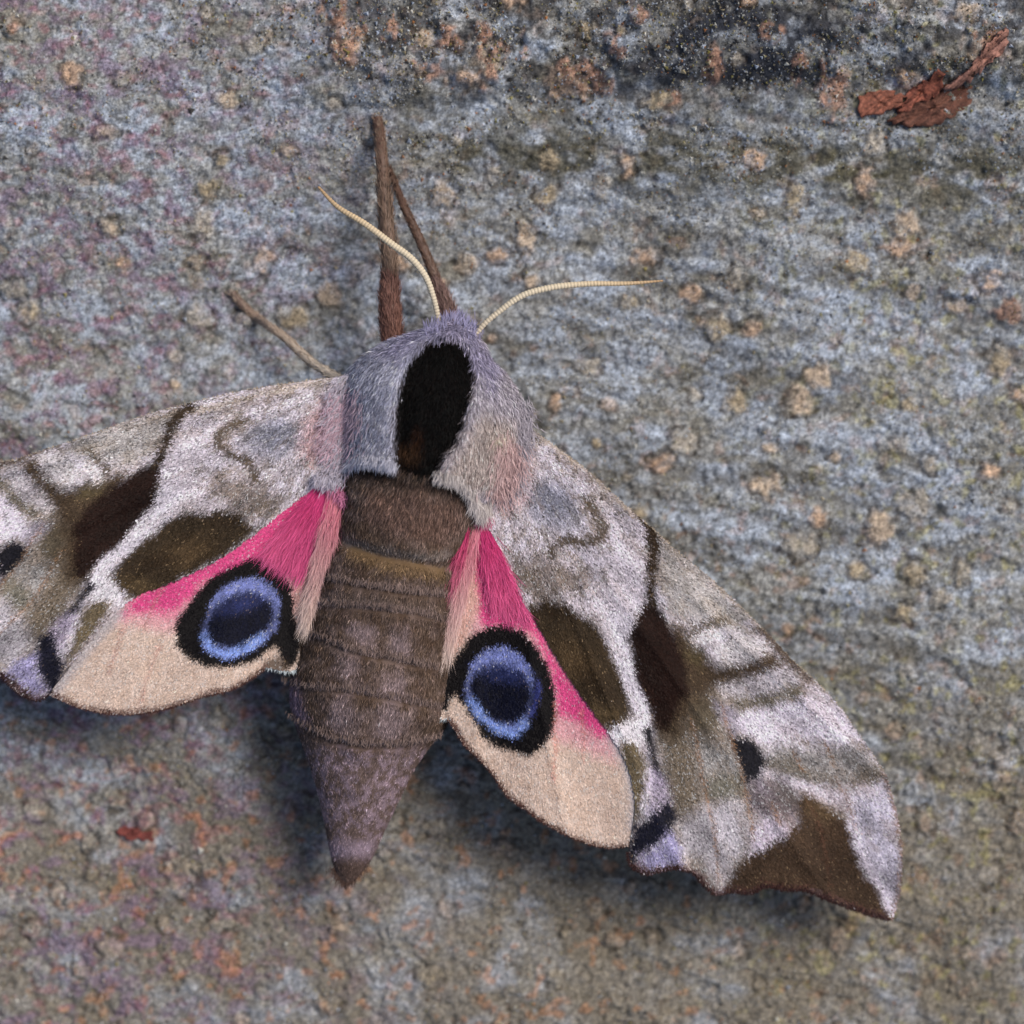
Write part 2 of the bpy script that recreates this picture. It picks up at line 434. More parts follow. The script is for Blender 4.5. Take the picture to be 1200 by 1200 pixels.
# ------------------------------------------------------------------ colour of the forewing (right one; the left is its mirror)
F = Canvas((176, 166, 172))
F.speck((120, 108, 88), 7, .54, .08, .55, 3)
F.speck((205, 198, 212), 6, .56, .07, .6, 8)
fr = np.hypot(gx - 575, gy - 470); fa = np.arctan2(gy - 470, gx - 575)
mot = fbm(fa * 22, fr / 60, 14, 4, .6)
F.blob(646, 588, 34, 24, 35, (120, 124, 142), .7, .75)
F.poly(z3([(130, 150), (210, 90), (260, 150), (270, 260), (240, 360), (170, 400), (120, 330)]), (198, 158, 158), 12, .8)
F.poly(z3([(190, 580), (300, 560), (420, 590), (500, 640), (470, 700), (380, 740), (280, 750), (220, 690)]), (108, 92, 72), 12, .65, 16)
F.line(z3([(345, 560), (350, 530), (400, 500), (480, 512), (545, 495), (555, 450), (520, 390), (470, 340)]), 10, (82, 68, 50), 4, .9, 9)
F.poly(z3([(490, 320), (560, 300), (620, 370), (560, 400)]), (120, 106, 82), 9, .5)
F.poly(z3([(560, 560), (690, 500), (715, 600), (710, 720), (680, 790), (650, 880), (590, 900), (550, 840), (480, 770), (560, 680)]), (206, 196, 206), 12, .7, 12)
# costa strip
F.line([(624, 504), (681, 546), (738, 597), (795, 648), (855, 699), (900, 741)], 7, (164, 148, 126), 4, .6)
F.poly(z3([(760, 470), (860, 560), (1000, 690), (1130, 800), (1060, 860), (900, 830), (800, 760), (760, 640)]), (158, 152, 146), 12, .8, 14)
F.line(z3([(700, 400), (735, 455), (752, 540), (742, 620), (735, 700), (740, 780)]), 13, (56, 44, 32), 4, 1, 7)
# median field, olive grey
F.poly(z4([(200, 380), (330, 280), (430, 240), (520, 300), (520, 430), (560, 620), (580, 860), (480, 960), (430, 1000), (360, 950), (290, 900), (270, 760), (230, 600)]), (136, 124, 112), 10, .9, 10)
F.poly(z4([(320, 310), (400, 290), (460, 340), (440, 430), (380, 450), (330, 400)]), (88, 78, 62), 13, .9, 12)
F.poly(z4([(240, 430), (330, 410), (360, 560), (370, 720), (300, 760), (260, 640)]), (108, 94, 74), 12, .65, 12)
F.poly(z4([(370, 470), (500, 470), (520, 540), (520, 580), (380, 590)]), (150, 148, 148), 10, .7, 10)
F.poly(z4([(400, 600), (530, 580), (550, 660), (410, 680)]), (118, 116, 102), 8, .7, 9)
F.poly(z4([(300, 760), (400, 700), (540, 680), (570, 820), (520, 900), (440, 990), (380, 900), (300, 880)]), (176, 170, 178), 12, .8, 12)
# inner brown patch above the hindwing
F.poly([(615, 712), (639, 701), (666, 709), (690, 726), (708, 742), (719, 760), (728, 782), (734, 806), (738, 830), (730, 846), (712, 852), (690, 850), (660, 800), (630, 755)], (60, 48, 34), 5, 1, 8)
F.blob(672, 772, 30, 16, 40, (90, 71, 48), .9, .6)
F.blob(700, 800, 26, 12, 35, (48, 36, 24), .8, .7)
F.blob(650, 715, 26, 9, 15, (46, 34, 22), .8, .8)
F.blob(708, 835, 26, 9, 10, (100, 82, 56), .8, .5)
F.poly([(722, 848), (742, 838), (760, 850), (755, 870), (735, 872), (722, 864)], (206, 200, 206), 5, .85, 8)
F.poly([(726, 866), (748, 872), (756, 900), (752, 935), (744, 960), (735, 930), (728, 895)], (104, 90, 64), 6, .95, 8)
# pale vein stripe
F.line(z4([(30, 40), (60, 110), (100, 210), (150, 300), (180, 390), (190, 430)]), 15, (208, 200, 210), 5, .9, 7)
F.poly(z3([(560, 800), (690, 770), (655, 890), (670, 1000), (630, 1010), (600, 920)]), (208, 200, 210), 6, .85, 8)
# black-brown wedge
F.poly(z4([(270, 40), (340, 90), (420, 170), (440, 250), (400, 310), (350, 360), (330, 430), (270, 470), (220, 430), (250, 250)]), (74, 60, 44), 13, .9, 10)
F.poly(z4([(290, 40), (350, 120), (430, 190), (540, 175), (640, 130), (690, 165), (650, 200), (560, 225), (480, 250), (410, 270), (340, 300), (320, 380), (250, 440), (210, 420), (230, 300), (260, 150)]), (72, 58, 44), 9, 1, 10)
F.poly(z4([(175, 0), (140, 60), (122, 120), (140, 220), (180, 320), (205, 410), (250, 420), (300, 330), (335, 270), (315, 150), (255, 30)]), (38, 23, 17), 5, 1, 6)
F.poly(z3([(715, 745), (685, 800), (655, 890), (680, 1010), (740, 1170), (830, 1120), (850, 1000), (830, 880), (780, 790)]), (36, 21, 16), 4, 1, 5)
# disc lunule
F.line(z3([(890, 880), (920, 845), (980, 825), (1035, 815)]), 7, (86, 72, 50), 4, .85, 6)
F.line(z3([(905, 905), (940, 890), (990, 870)]), 9, (212, 202, 202), 4, .9, 5)
F.poly(z3([(880, 900), (960, 920), (940, 1000), (880, 960)]), (96, 84, 58), 7, .6, 9)
F.poly(z4([(420, 110), (520, 60), (600, 90), (640, 130), (540, 170), (440, 190)]), (170, 164, 164), 8, .8, 9)
# costal dark and bands
F.line(z4([(610, 50), (680, 130), (740, 190), (775, 225)]), 14, (84, 66, 46), 5, .85, 6)
F.poly(z4([(440, 260), (560, 240), (690, 200), (750, 220), (700, 270), (560, 300), (470, 310)]), (176, 168, 172), 8, .85, 9)
F.poly(z4([(490, 300), (560, 305), (660, 285), (740, 245), (765, 260), (740, 300), (640, 335), (540, 345), (490, 335)]), (112, 102, 80), 7, .85, 9)
F.poly(z4([(430, 320), (500, 330), (530, 400), (500, 450), (460, 400)]), (150, 142, 156), 7, .8, 8)
F.poly(z4([(500, 380), (620, 350), (750, 320), (800, 270), (850, 320), (910, 375), (960, 450), (900, 470), (800, 450), (700, 440), (600, 470), (540, 430)]), (204, 194, 208), 8, .95, 9)
F.poly(z4([(560, 395), (700, 370), (840, 390), (800, 410), (640, 415)]), (172, 164, 170), 8, .6, 9)
F.poly(z4([(600, 500), (700, 480), (830, 500), (950, 480), (1020, 540), (1050, 590), (1000, 620), (900, 630), (780, 610), (640, 560)]), (148, 142, 138), 8, .9, 10)
F.poly(z4([(610, 520), (700, 520), (760, 560), (840, 590), (800, 620), (700, 590), (620, 560)]), (116, 104, 84), 8, .6, 12)
F.poly(z4([(960, 560), (1040, 560), (1060, 610), (990, 640), (920, 650)]), (122, 108, 92), 7, .7, 9)
F.poly(z4([(600, 580), (680, 590), (780, 635), (860, 650), (930, 640), (1050, 620), (1080, 680), (960, 720), (900, 700), (820, 690), (720, 640), (620, 610)]), (204, 194, 206), 7, .9, 9)
F.poly(z4([(560, 600), (680, 610), (740, 680), (700, 740), (620, 760), (570, 700)]), (124, 114, 128), 9, .8, 10)
F.poly(z4([(640, 600), (740, 640), (780, 700), (720, 720), (660, 680)]), (110, 98, 84), 8, .6, 10)
F.poly(z4([(570, 810), (630, 740), (720, 725), (750, 790), (670, 825), (600, 865), (560, 880)]), (208, 194, 210), 7, .9, 9)
F.blob(905, 945, 34, 14, 35, (96, 82, 76), .9, .7)
# apex strip
F.poly(z4([(925, 700), (1050, 640), (1090, 700), (1115, 850), (1110, 1000), (1080, 1120), (1050, 1040), (990, 960), (950, 880), (930, 790)]), (168, 162, 176), 6, .95, 7)
F.line(z4([(935, 690), (945, 780), (960, 870), (1000, 950), (1060, 1030), (1082, 1100)]), 11, (218, 208, 222), 5, .8, 6)
# apical dark brown
F.poly(z4([(760, 650), (850, 715), (915, 750), (945, 860), (975, 950), (1035, 1015), (1082, 1125), (950, 1085), (800, 1020), (680, 1015), (560, 1030), (440, 1030), (480, 985), (510, 925), (590, 870), (690, 820), (745, 760), (730, 690)]), (74, 57, 43), 5, 1, 9)
F.blob(975, 1010, 60, 30, 35, (62, 46, 34), .8, .5)
F.poly(z4([(740, 640), (860, 690), (900, 740), (840, 760), (770, 720)]), (104, 84, 60), 7, .6, 9)
# tornus
F.line(z4([(180, 430), (195, 480), (215, 560), (225, 620)]), 10, (30, 28, 34), 4, 1, 6)
F.poly(z4([(200, 560), (250, 600), (275, 690), (240, 740), (190, 720), (185, 640)]), (158, 146, 166), 7, .85, 8)
F.poly(z4([(140, 780), (200, 750), (260, 690), (285, 740), (245, 810), (190, 850), (140, 880), (125, 930), (110, 900)]), (24, 24, 38), 5, 1, 6, 3)
F.poly(z4([(150, 890), (220, 850), (270, 790), (300, 840), (305, 920), (230, 930), (160, 940)]), (150, 144, 182), 6, .9, 6)
F.poly(z4([(500, 462), (550, 448), (590, 488), (615, 545), (580, 592), (550, 606), (520, 540)]), (26, 25, 32), 4, 1, 6, 2)
# rusty veins
for ln in ([(345, 380), (365, 470), (385, 600), (420, 740), (440, 870), (445, 990)], [(455, 330), (500, 480), (535, 600), (560, 720), (575, 830)],
           [(640, 690), (670, 770)], [(880, 600), (930, 700), (950, 790)], [(840, 470), (870, 560)], [(720, 500), (760, 580)]):
    F.line(z4(ln), 2.6, (150, 112, 82), 1.6, .75, 2)
F.line(z4([(775, 680), (820, 780), (845, 900), (855, 1000)]), 2.4, (98, 66, 50), 1.6, .6, 2)
MARG = z4([(130, 930), (180, 957), (240, 944), (300, 937), (360, 958), (400, 1003), (440, 1033), (500, 1022), (570, 1027), (620, 1003), (690, 1018), (770, 1018), (850, 1048), (950, 1088), (1040, 1118), (1085, 1128)])
F.line(MARG, 12, (84, 52, 46), 4, .85, 3)
F.line(MARG, 5, (40, 26, 26), 2, .9, 2)
F.line(z4([(1085, 1125), (1115, 1030), (1125, 920), (1115, 800), (1090, 680), (1060, 590)]), 6, (136, 106, 88), 3, .8, 3)

mot2 = fbm(fa * 34, fr / 40, 19, 4, .65)
F.a *= (.80 + .40 * sstep(.25, .75, mot))[..., None]
F.a *= (.80 + .40 * sstep(.25, .75, mot2))[..., None]
lumF = F.a.mean(-1)
F.a *= (.86 + .50 * sstep(.16, .5, lumF))[..., None]
kk = (sstep(.56, .68, mot2) * .45 * sstep(.12, .3, lumF))[..., None]
F.a = F.a * (1 - kk) + lin((112, 92, 70)) * kk
# mirror: affine map from left-wing pixels to right-wing pixels
LR = np.array([[(400, 442), (612, 497)], [(224, 478), (751, 601)], [(21, 637), (872, 864)], [(1, 664), (889, 907)], [(191, 546), (755, 704)], [(182, 588), (737, 747)],
               [(101, 682), (765, 852)], [(297, 612), (622, 708)], [(245, 597), (675, 711)], [(150, 692), (716, 850)], [(168, 626), (725, 772)], [(115, 556), (822, 747)],
               [(60, 762), (774, 962)], [(46, 818), (758, 1021)], [(62, 800), (741, 990)], [(28, 539), (918, 772)], [(70, 584), (836, 793)], [(0, 789), (800, 1016)],
               [(336, 595), (592, 660)], [(-239, 744), (1044, 1076)]], float)
A_ = np.c_[LR[:, 0], np.ones(len(LR))]
AFF = np.linalg.lstsq(A_, LR[:, 1], rcond=None)[0]
def _U(r2): return np.where(r2 > 0, .5 * r2 * np.log(np.maximum(r2, 1e-9)), 0)
_n = len(LR); _d2 = ((LR[:, None, 0] - LR[None, :, 0]) ** 2).sum(-1) / 1e4
_K = np.zeros((_n + 3, _n + 3)); _K[:_n, :_n] = _U(_d2) + .15 * np.eye(_n); _K[:_n, _n:] = np.c_[np.ones(_n), LR[:, 0] / 100]; _K[_n:, :_n] = _K[:_n, _n:].T
_W = np.linalg.solve(_K, np.r_[LR[:, 1], np.zeros((3, 2))])
M3 = np.eye(3); M3[:, :2] = AFF
M3i = np.linalg.inv(M3)
def L2R(x, y):
    x = np.asarray(x, float); y = np.asarray(y, float)
    h = _W[_n] + x[..., None] / 100 * _W[_n + 1] + y[..., None] / 100 * _W[_n + 2]
    for k in range(_n):
        h = h + _U(((x - LR[k, 0, 0]) ** 2 + (y - LR[k, 0, 1]) ** 2) / 1e4)[..., None] * _W[k]
    return h[..., 0], h[..., 1]
def R2L(pts):
    h = np.c_[np.asarray(pts, float), np.ones(len(pts))] @ M3i; return h[:, :2]
colF_R = lambda x, y: F.get(x, y)
colF_L = lambda x, y: F.get(*L2R(x, y))

# ------------------------------------------------------------------ colour of the hindwings
H = Canvas((206, 182, 166))
H.speck((218, 198, 186), 8, .5, .1, .5, 12)
H.speck((188, 160, 142), 6, .58, .08, .4, 15)
PINK, HOT, PALEP = (216, 78, 134), (204, 54, 116), (222, 158, 168)
# left
H.poly(z1([(430, 780), (700, 640), (960, 440), (1150, 400), (1150, 560), (1030, 760), (980, 860), (700, 900), (600, 910), (520, 900), (400, 880)]), PALEP, 12, .8, 6)
H.poly(z1([(450, 790), (700, 660), (960, 470), (1150, 400), (1160, 560), (1010, 640), (980, 720), (860, 720), (700, 740), (600, 850), (500, 850), (420, 850)]), PINK, 9, 1, 8)
H.poly(z1([(990, 470), (1150, 400), (1160, 560), (1060, 600), (1000, 600), (960, 540)]), HOT, 9, .75, 6)
H.poly(z1([(985, 640), (1060, 560), (1110, 560), (1070, 690), (1030, 890), (1000, 890), (980, 760)]), (204, 160, 148), 6, .85, 6)
H.poly(z1([(590, 900), (600, 960), (640, 1005), (700, 1025), (790, 1030), (850, 1010), (925, 955), (935, 985), (960, 1030), (1003, 1005), (1008, 930), (988, 850), (980, 760), (950, 705), (900, 672), (860, 660), (780, 690), (700, 740), (650, 800), (610, 850)]), (16, 13, 15), 3, 1, 5)
H.poly(z1([(735, 772), (800, 735), (870, 730), (920, 760), (942, 820), (928, 890), (885, 942), (820, 987), (750, 1000), (690, 972), (680, 920), (700, 860), (712, 810)]), (120, 130, 188), 3, 1, 5)
H.poly(z1([(722, 845), (760, 808), (810, 790), (860, 790), (905, 810), (918, 850), (893, 905), (838, 945), (760, 958), (708, 935), (700, 890)]), (11, 13, 30), 7, 1, 6, 4)
H.blob(*z1([(815, 815)])[0], 26, 9, -18, (52, 60, 110), .9, .55, .6)
H.line(z1([(690, 925), (710, 965), (755, 985), (820, 970), (880, 925)]), 9, (132, 158, 226), 4, .8, 4)
H.poly(z1([(880, 1005), (935, 990), (985, 1020), (960, 1050), (900, 1045)]), (52, 40, 32), 4, .8, 4)
H.line(z1([(400, 845), (310, 945), (230, 1045), (180, 1115)]), 16, (168, 166, 174), 7, .7, 4)
H.line(z1([(180, 1120), (280, 1165), (420, 1185), (560, 1165), (680, 1125), (780, 1100), (850, 1060), (890, 1030)]), 7, (84, 54, 48), 4, .85, 3)
for ln in ([(560, 740), (510, 850), (490, 900)], [(540, 960), (490, 1080), (480, 1150)], [(420, 900), (370, 1050)]):
    H.line(z1(ln), 3, (172, 120, 110), 2, .6, 2)
# right
H.poly(z8([(230, 0), (520, 0), (700, 280), (880, 530), (960, 680), (960, 760), (860, 720), (700, 660), (620, 600), (300, 200)]), PALEP, 12, .8, 6)
H.poly(z5([(1000, 300), (1080, 280), (1130, 420), (1200, 560), (1200, 760), (1060, 760), (1020, 640), (1000, 450)]), PINK, 6, 1, 5)
H.poly(z8([(330, 0), (520, 0), (590, 100), (660, 230), (740, 360), (830, 480), (900, 570), (940, 660), (850, 620), (760, 560), (690, 540), (660, 340), (560, 150), (440, 110), (350, 110)]), PINK, 7, 1, 8)
H.poly(z5([(1020, 300), (1080, 290), (1120, 400), (1120, 520), (1060, 560), (1020, 460)]), HOT, 7, .75, 6)
H.poly(z5([(960, 560), (1010, 440), (1040, 560), (1050, 680), (1000, 790), (930, 900), (850, 1000), (870, 880), (920, 700)]), (206, 164, 152), 6, .9, 6)
H.poly(z8([(300, 165), (380, 122), (460, 115), (530, 150), (600, 230), (650, 330), (680, 430), (688, 540), (668, 620), (620, 690), (560, 733), (480, 712), (400, 690), (330, 630), (290, 560), (250, 490), (215, 450), (190, 485), (180, 525), (110, 510), (92, 480), (115, 420), (150, 370), (190, 300), (250, 220)]), (16, 13, 15), 3, 1, 5)
H.poly(z8([(430, 215), (500, 248), (552, 300), (580, 370), (575, 440), (558, 520), (545, 598), (490, 650), (430, 625), (370, 590), (300, 520), (265, 440), (265, 380), (290, 300), (350, 240)]), (120, 130, 188), 3, 1, 5)
H.poly(z8([(360, 325), (440, 318), (510, 345), (556, 395), (562, 460), (543, 530), (488, 568), (420, 575), (345, 530), (300, 470), (288, 400), (312, 350)]), (11, 13, 30), 7, 1, 6, 4)
H.blob(*z8([(435, 345)])[0], 26, 10, 12, (52, 60, 110), .9, .55, .6)
H.line(z8([(290, 480), (340, 555), (400, 598), (460, 625), (500, 628), (535, 580)]), 9, (132, 158, 226), 4, .8, 4)
H.line(z8([(600, 400), (595, 470), (570, 530)]), 5, (70, 78, 150), 3, .6, 4)
H.line(z8([(940, 650), (1000, 745), (1038, 850), (1052, 960), (1045, 1060)]), 12, (176, 172, 178), 6, .7, 3)
H.line(z8([(1030, 1155), (930, 1167), (830, 1142), (720, 1097), (620, 1042), (540, 982), (460, 922), (400, 832), (330, 752), (260, 682), (220, 612), (185, 565)]), 7, (84, 54, 48), 4, .85, 3)
for ln in ([(680, 480), (675, 640), (680, 700), (670, 850)], [(800, 520), (815, 640), (810, 760)]):
    H.line(z8(ln), 3, (196, 124, 112), 2, .6, 2)
_bl = sstep(1.15, 1.5, H.a[..., 2] / np.maximum(H.a[..., 0], 1e-4))
H.a *= (1 + _bl * (1.3 * (fbm(gx / 4, gy / 4, 41, 3) - .5)))[..., None]
colH = lambda x, y: H.get(x, y)

# ------------------------------------------------------------------ colour and relief of the body
B = Canvas((100, 82, 70))
B.speck((142, 122, 116), 9, .54, .09, .5, 18)
B.speck((74, 56, 44), 9, .56, .08, .55, 21)
FLAP_L = z2([(640, 60), (560, 90), (440, 120), (330, 160), (200, 260), (120, 330), (60, 480), (60, 760), (120, 795), (180, 762), (240, 730), (330, 738), (418, 762), (415, 480), (445, 340), (480, 260), (560, 160), (640, 140)])
FLAP_R = z2([(640, 60), (700, 40), (760, 70), (880, 240), (1000, 390), (1040, 560), (1060, 760), (960, 960), (900, 880), (865, 940), (835, 1000), (800, 950), (760, 880), (712, 822), (660, 815), (600, 800), (650, 700), (700, 640), (735, 560), (760, 460), (790, 330), (770, 220), (700, 140), (640, 140)])
B.poly(FLAP_L, (166, 166, 184), 3, 1, 5)
B.poly(FLAP_R, (172, 164, 174), 3, 1, 5)
B.poly(z2([(450, 120), (650, 40), (780, 100), (900, 280), (860, 400), (780, 300), (700, 150), (560, 160), (440, 250), (330, 220)]), (140, 134, 164), 10, .75, 8)
B.poly(z2([(820, 480), (960, 520), (1000, 640), (900, 860), (760, 860), (640, 780), (740, 600)]), (172, 156, 146), 12, .8, 8)
B.poly(z2([(200, 480), (400, 480), (410, 760), (240, 720), (180, 640)]), (160, 158, 172), 12, .5, 8)
B.poly(z2([(-20, 420), (190, 400), (200, 520), (140, 760), (60, 800), (-20, 700)]), (178, 146, 160), 9, .7, 8)
B.poly(z2([(930, 620), (1010, 640), (1030, 760), (960, 900), (890, 880), (900, 760)]), (206, 156, 158), 8, .85, 6)
B.blob(585, 515, 8, 8, 0, (214, 196, 170), .8, .6)
B.poly(z2([(200, 770), (240, 735), (330, 742), (420, 765), (480, 790), (600, 800), (710, 825), (760, 890), (800, 960), (720, 900), (600, 860), (440, 830), (280, 800)]), (44, 32, 26), 6, .95, 5)
B.poly(z2([(280, 840), (500, 850), (720, 900), (740, 1020), (640, 1100), (420, 1060), (260, 960)]), (112, 86, 76), 12, .7, 9)
B.poly(z2([(560, 155), (620, 148), (710, 150), (750, 190), (772, 240), (788, 330), (775, 410), (752, 480), (732, 560), (692, 650), (645, 705), (600, 790), (540, 800), (470, 775), (413, 745), (408, 640), (413, 480), (440, 350), (470, 270), (520, 195)]), (11, 7, 6), 2, 1, 3)
B.blob(*z2([(480, 680)])[0], 12, 10, 30, (78, 54, 36), .9, .5)
B.blob(*z2([(520, 610)])[0], 6, 12, 0, (66, 40, 24), .9, .4)
B.line(z5([(460, 420), (560, 470), (700, 500), (860, 520)]), 15, (128, 104, 76), 5, .8, 6)
B.line(z5([(360, 330), (440, 380), (600, 420), (820, 450), (900, 430)]), 9, (150, 138, 130), 5, .7, 8)
B.blob(430, 705, 70, 9, 6, (134, 118, 112), .8, .5)
for (x, y, rx, ry, a) in [(422, 740, 17, 12, 30), (470, 752, 13, 16, 0), (407, 782, 12, 17, 0), (458, 802, 17, 14, 0), (400, 838, 15, 22, 0), (455, 846, 20, 20, 0)]:
    B.blob(x, y, rx, ry, a, (158, 138, 140), .9, .75, 1.6)
B.poly(z6([(100, 100), (190, 130), (240, 330), (190, 380), (150, 240)]), (150, 128, 146), 8, .8, 6)
B.poly(z6([(210, 370), (350, 440), (500, 470), (700, 465), (860, 440), (700, 650), (560, 980), (420, 1130), (340, 960), (230, 470)]), (112, 94, 88), 5, .85, 6)
B.speck((170, 148, 160), 5, .55, .08, .7, 25, sstep(862, 890, gy) * sstep(1016, 996, gy))
B.poly(z6([(340, 900), (560, 900), (540, 985), (340, 970)]), (168, 148, 162), 7, .7, 7)
B.poly(z6([(340, 985), (550, 985), (420, 1150)]), (90, 72, 64), 11, .8, 12)
SEG = [z5([(330, 560), (500, 590), (700, 620), (900, 640)]), z5([(300, 680), (500, 690), (760, 720), (920, 760)]), z5([(240, 820), (330, 850), (460, 900), (660, 940), (860, 980)]),
       z6([(120, 160), (230, 190), (420, 200), (650, 240), (820, 275), (920, 290)]), z6([(150, 330), (210, 365), (350, 432), (500, 462), (700, 462), (880, 425)])]
for s_ in SEG:
    up = [(x, y - 5) for x, y in s_]
    B.line(up, 4, (160, 140, 140), 3, .5, 6)
    B.line(s_, 5, (64, 50, 42), 4, .65, 5)
colB = lambda x, y: B.get(x, y)
HB = np.zeros((CH, CW, 3))
def hb_poly(p, h, f):
    HB[..., 0] += h * sstep(-f, f, -sdf(gx, gy, np.asarray(p, float)))
hb_poly(FLAP_L, .75, 7); hb_poly(FLAP_R, .75, 7)
for s_ in SEG:
    d = segd(gx, gy, np.asarray(s_, float), False); below = np.exp(-(d / 4.5) ** 2); HB[..., 0] -= .17 * below
d = segd(gx, gy, np.asarray(z5([(330, 330), (460, 400), (600, 450), (860, 500), (930, 470)]), float), False); HB[..., 0] -= .7 * np.exp(-(d / 9) ** 2)
HB[..., 0] += .5 * (fbm(gx / 40, gy / 40, 2, 3) - .5)
HBc = Canvas((0, 0, 0)); HBc.a = HB

# ------------------------------------------------------------------ the moth
moth = bpy.data.objects.new("hawk_moth", None)
scene.collection.objects.link(moth)
moth.empty_display_size = .005
moth["label"] = "grey brown hawk moth with blue eyespots on pink hindwings, resting on bark"
moth["category"] = "moth"

def ribbon_hair(name, root, d, nrm, L, W, c0, c1, parent, mat=None, bend=.35, seed=1):
    """tapered, curved ribbons: root (n,3) m, d unit dirs, lengths/widths in mm"""
    g = np.random.default_rng(seed); n = len(root)
    L = np.broadcast_to(L, n)[:, None] * MM; W = np.broadcast_to(W, n)[:, None] * MM
    side = norm(np.cross(d, nrm) + .55 * g.normal(size=(n, 3)))
    side = norm(side - d * (side * d).sum(-1, keepdims=True))
    mid = root + d * L * .5
    tip = root + d * L * .97 - nrm * L * bend * g.uniform(.2, 1, (n, 1)) + side * L * g.normal(0, .10, (n, 1))
    v = np.stack([root - side * W * .5, root + side * W * .5, mid - side * W * .42, mid + side * W * .42, tip], 1).reshape(-1, 3)
    i = np.arange(n)[:, None] * 5
    c = np.stack([c0, c0, c0 * .5 + c1 * .5, c0 * .5 + c1 * .5, c1], 1).reshape(-1, 3)
    o = mesh_obj(name, v, quads=i + np.array([[0, 1, 3, 2]]), tris=i + np.array([[2, 3, 4]]), cols=np.clip(c, .003, .92), mat=mat or M_FUR, parent=parent)
    o["kind"] = "stuff"
    return o

# ---- body: one closed skin from head to tail
ST = [(524,378,538,375,6.6,.5),(508,384,550,384,6.6,1.9),(480,392,563,399,6.5,2.9),(448,404,577,423,6.3,3.7),(422,421,597,445,6.0,4.3),(405,446,610,471,5.8,4.8),
      (400,480,614,505,5.6,5.1),(398,520,606,545,5.5,5.1),(396,560,585,585,5.4,4.9),(394,600,563,625,5.2,4.6),(380,645,552,668,5.0,4.4),(366,695,541,715,4.8,4.3),
      (354,745,533,762,4.5,4.2),(340,795,529,812,4.2,4.0),(341,830,524,848,4.0,3.8),(349,858,508,870,3.8,3.4),(362,895,487,900,3.5,2.8),(375,940,466,942,3.1,2.2),
      (382,975,449,978,2.8,1.6),(388,1005,435,1008,2.5,1.1),(396,1028,418,1030,2.3,.5),(403,1040,406,1041,2.2,.08)]
NU, NV = 260, 128
S = catmull(ST, NU)
th = np.linspace(0, 2 * np.pi, NV, endpoint=False)
ct, sn = np.cos(th), np.sin(th)
pw = 1.12
sx = np.sign(ct) * np.abs(ct) ** pw; sz = np.sign(sn) * np.abs(sn) ** pw
mx_, my_ = (S[:, 0] + S[:, 2]) / 2, (S[:, 1] + S[:, 3]) / 2
PX = mx_[:, None] + (S[:, 2] - S[:, 0])[:, None] / 2 * sx; PY = my_[:, None] + (S[:, 3] - S[:, 1])[:, None] / 2 * sx
hz = S[:, 5][:, None] * np.where(sz > 0, sz, sz * .8)
PZ = S[:, 4][:, None] + hz
hgt = HBc.get(PX, PY)[..., 0]
PZ = PZ + hgt * np.clip(sz, 0, 1) ** .6 * sstep(.3, 2.5, S[:, 5])[:, None]
BV = P(PX, PY, PZ)
def grid_normals(V, wrap):
    du = np.gradient(V, axis=0)
    dv = (np.roll(V, -1, 1) - np.roll(V, 1, 1)) if wrap else np.gradient(V, axis=1)
    return norm(np.cross(du, dv))
BN = grid_normals(BV, True)
if BN[NU // 2, NV // 4, 2] < 0: BN = -BN
quads = grid_quads(NU, NV, True)
nvb = NU * NV
vb = np.vstack([BV.reshape(-1, 3), BV[0].mean(0)[None], BV[-1].mean(0)[None]])
caps = [[i, (i + 1) % NV, nvb] for i in range(NV)] + [[nvb - NV + (i + 1) % NV, nvb - NV + i, nvb + 1] for i in range(NV)]
cbd = colB(PX, PY).reshape(-1, 3) * .8
body = mesh_obj("body", vb, quads=quads, tris=caps, cols=np.vstack([cbd, cbd[:1], cbd[-1:]]), mat=M_BODY, parent=moth)

def scatter(V, n, g, wrap, weight=None):
    """random surface points on a (nu,nv,3) grid: returns u,v float indices"""
    nu, nv = V.shape[:2]
    V2 = np.roll(V, -1, 1) if wrap else V[:, 1:]
    V1 = V if wrap else V[:, :-1]
    a = np.linalg.norm(np.cross(V1[1:] - V1[:-1], V2[:-1] - V1[:-1]), axis=-1)
    if weight is not None: a = a * weight[:-1, :a.shape[1]]
    cs = np.cumsum(a.ravel()); r = g.random(n) * cs[-1]
    k = np.searchsorted(cs, r); i, j = np.divmod(np.clip(k, 0, a.size - 1), a.shape[1])
    return i + g.random(n), j + g.random(n)
def gsample(A, u, v, wrap):
    i = np.clip(u.astype(int), 0, A.shape[0] - 2); j = v.astype(int)
    j = j % A.shape[1] if wrap else np.clip(j, 0, A.shape[1] - 2)
    j2 = (j + 1) % A.shape[1]; fu, fv = u - i, v - np.floor(v)
    if A.ndim == 3: fu, fv = fu[:, None], fv[:, None]
    return (A[i, j] * (1 - fv) + A[i, j2] * fv) * (1 - fu) + (A[i + 1, j] * (1 - fv) + A[i + 1, j2] * fv) * fu

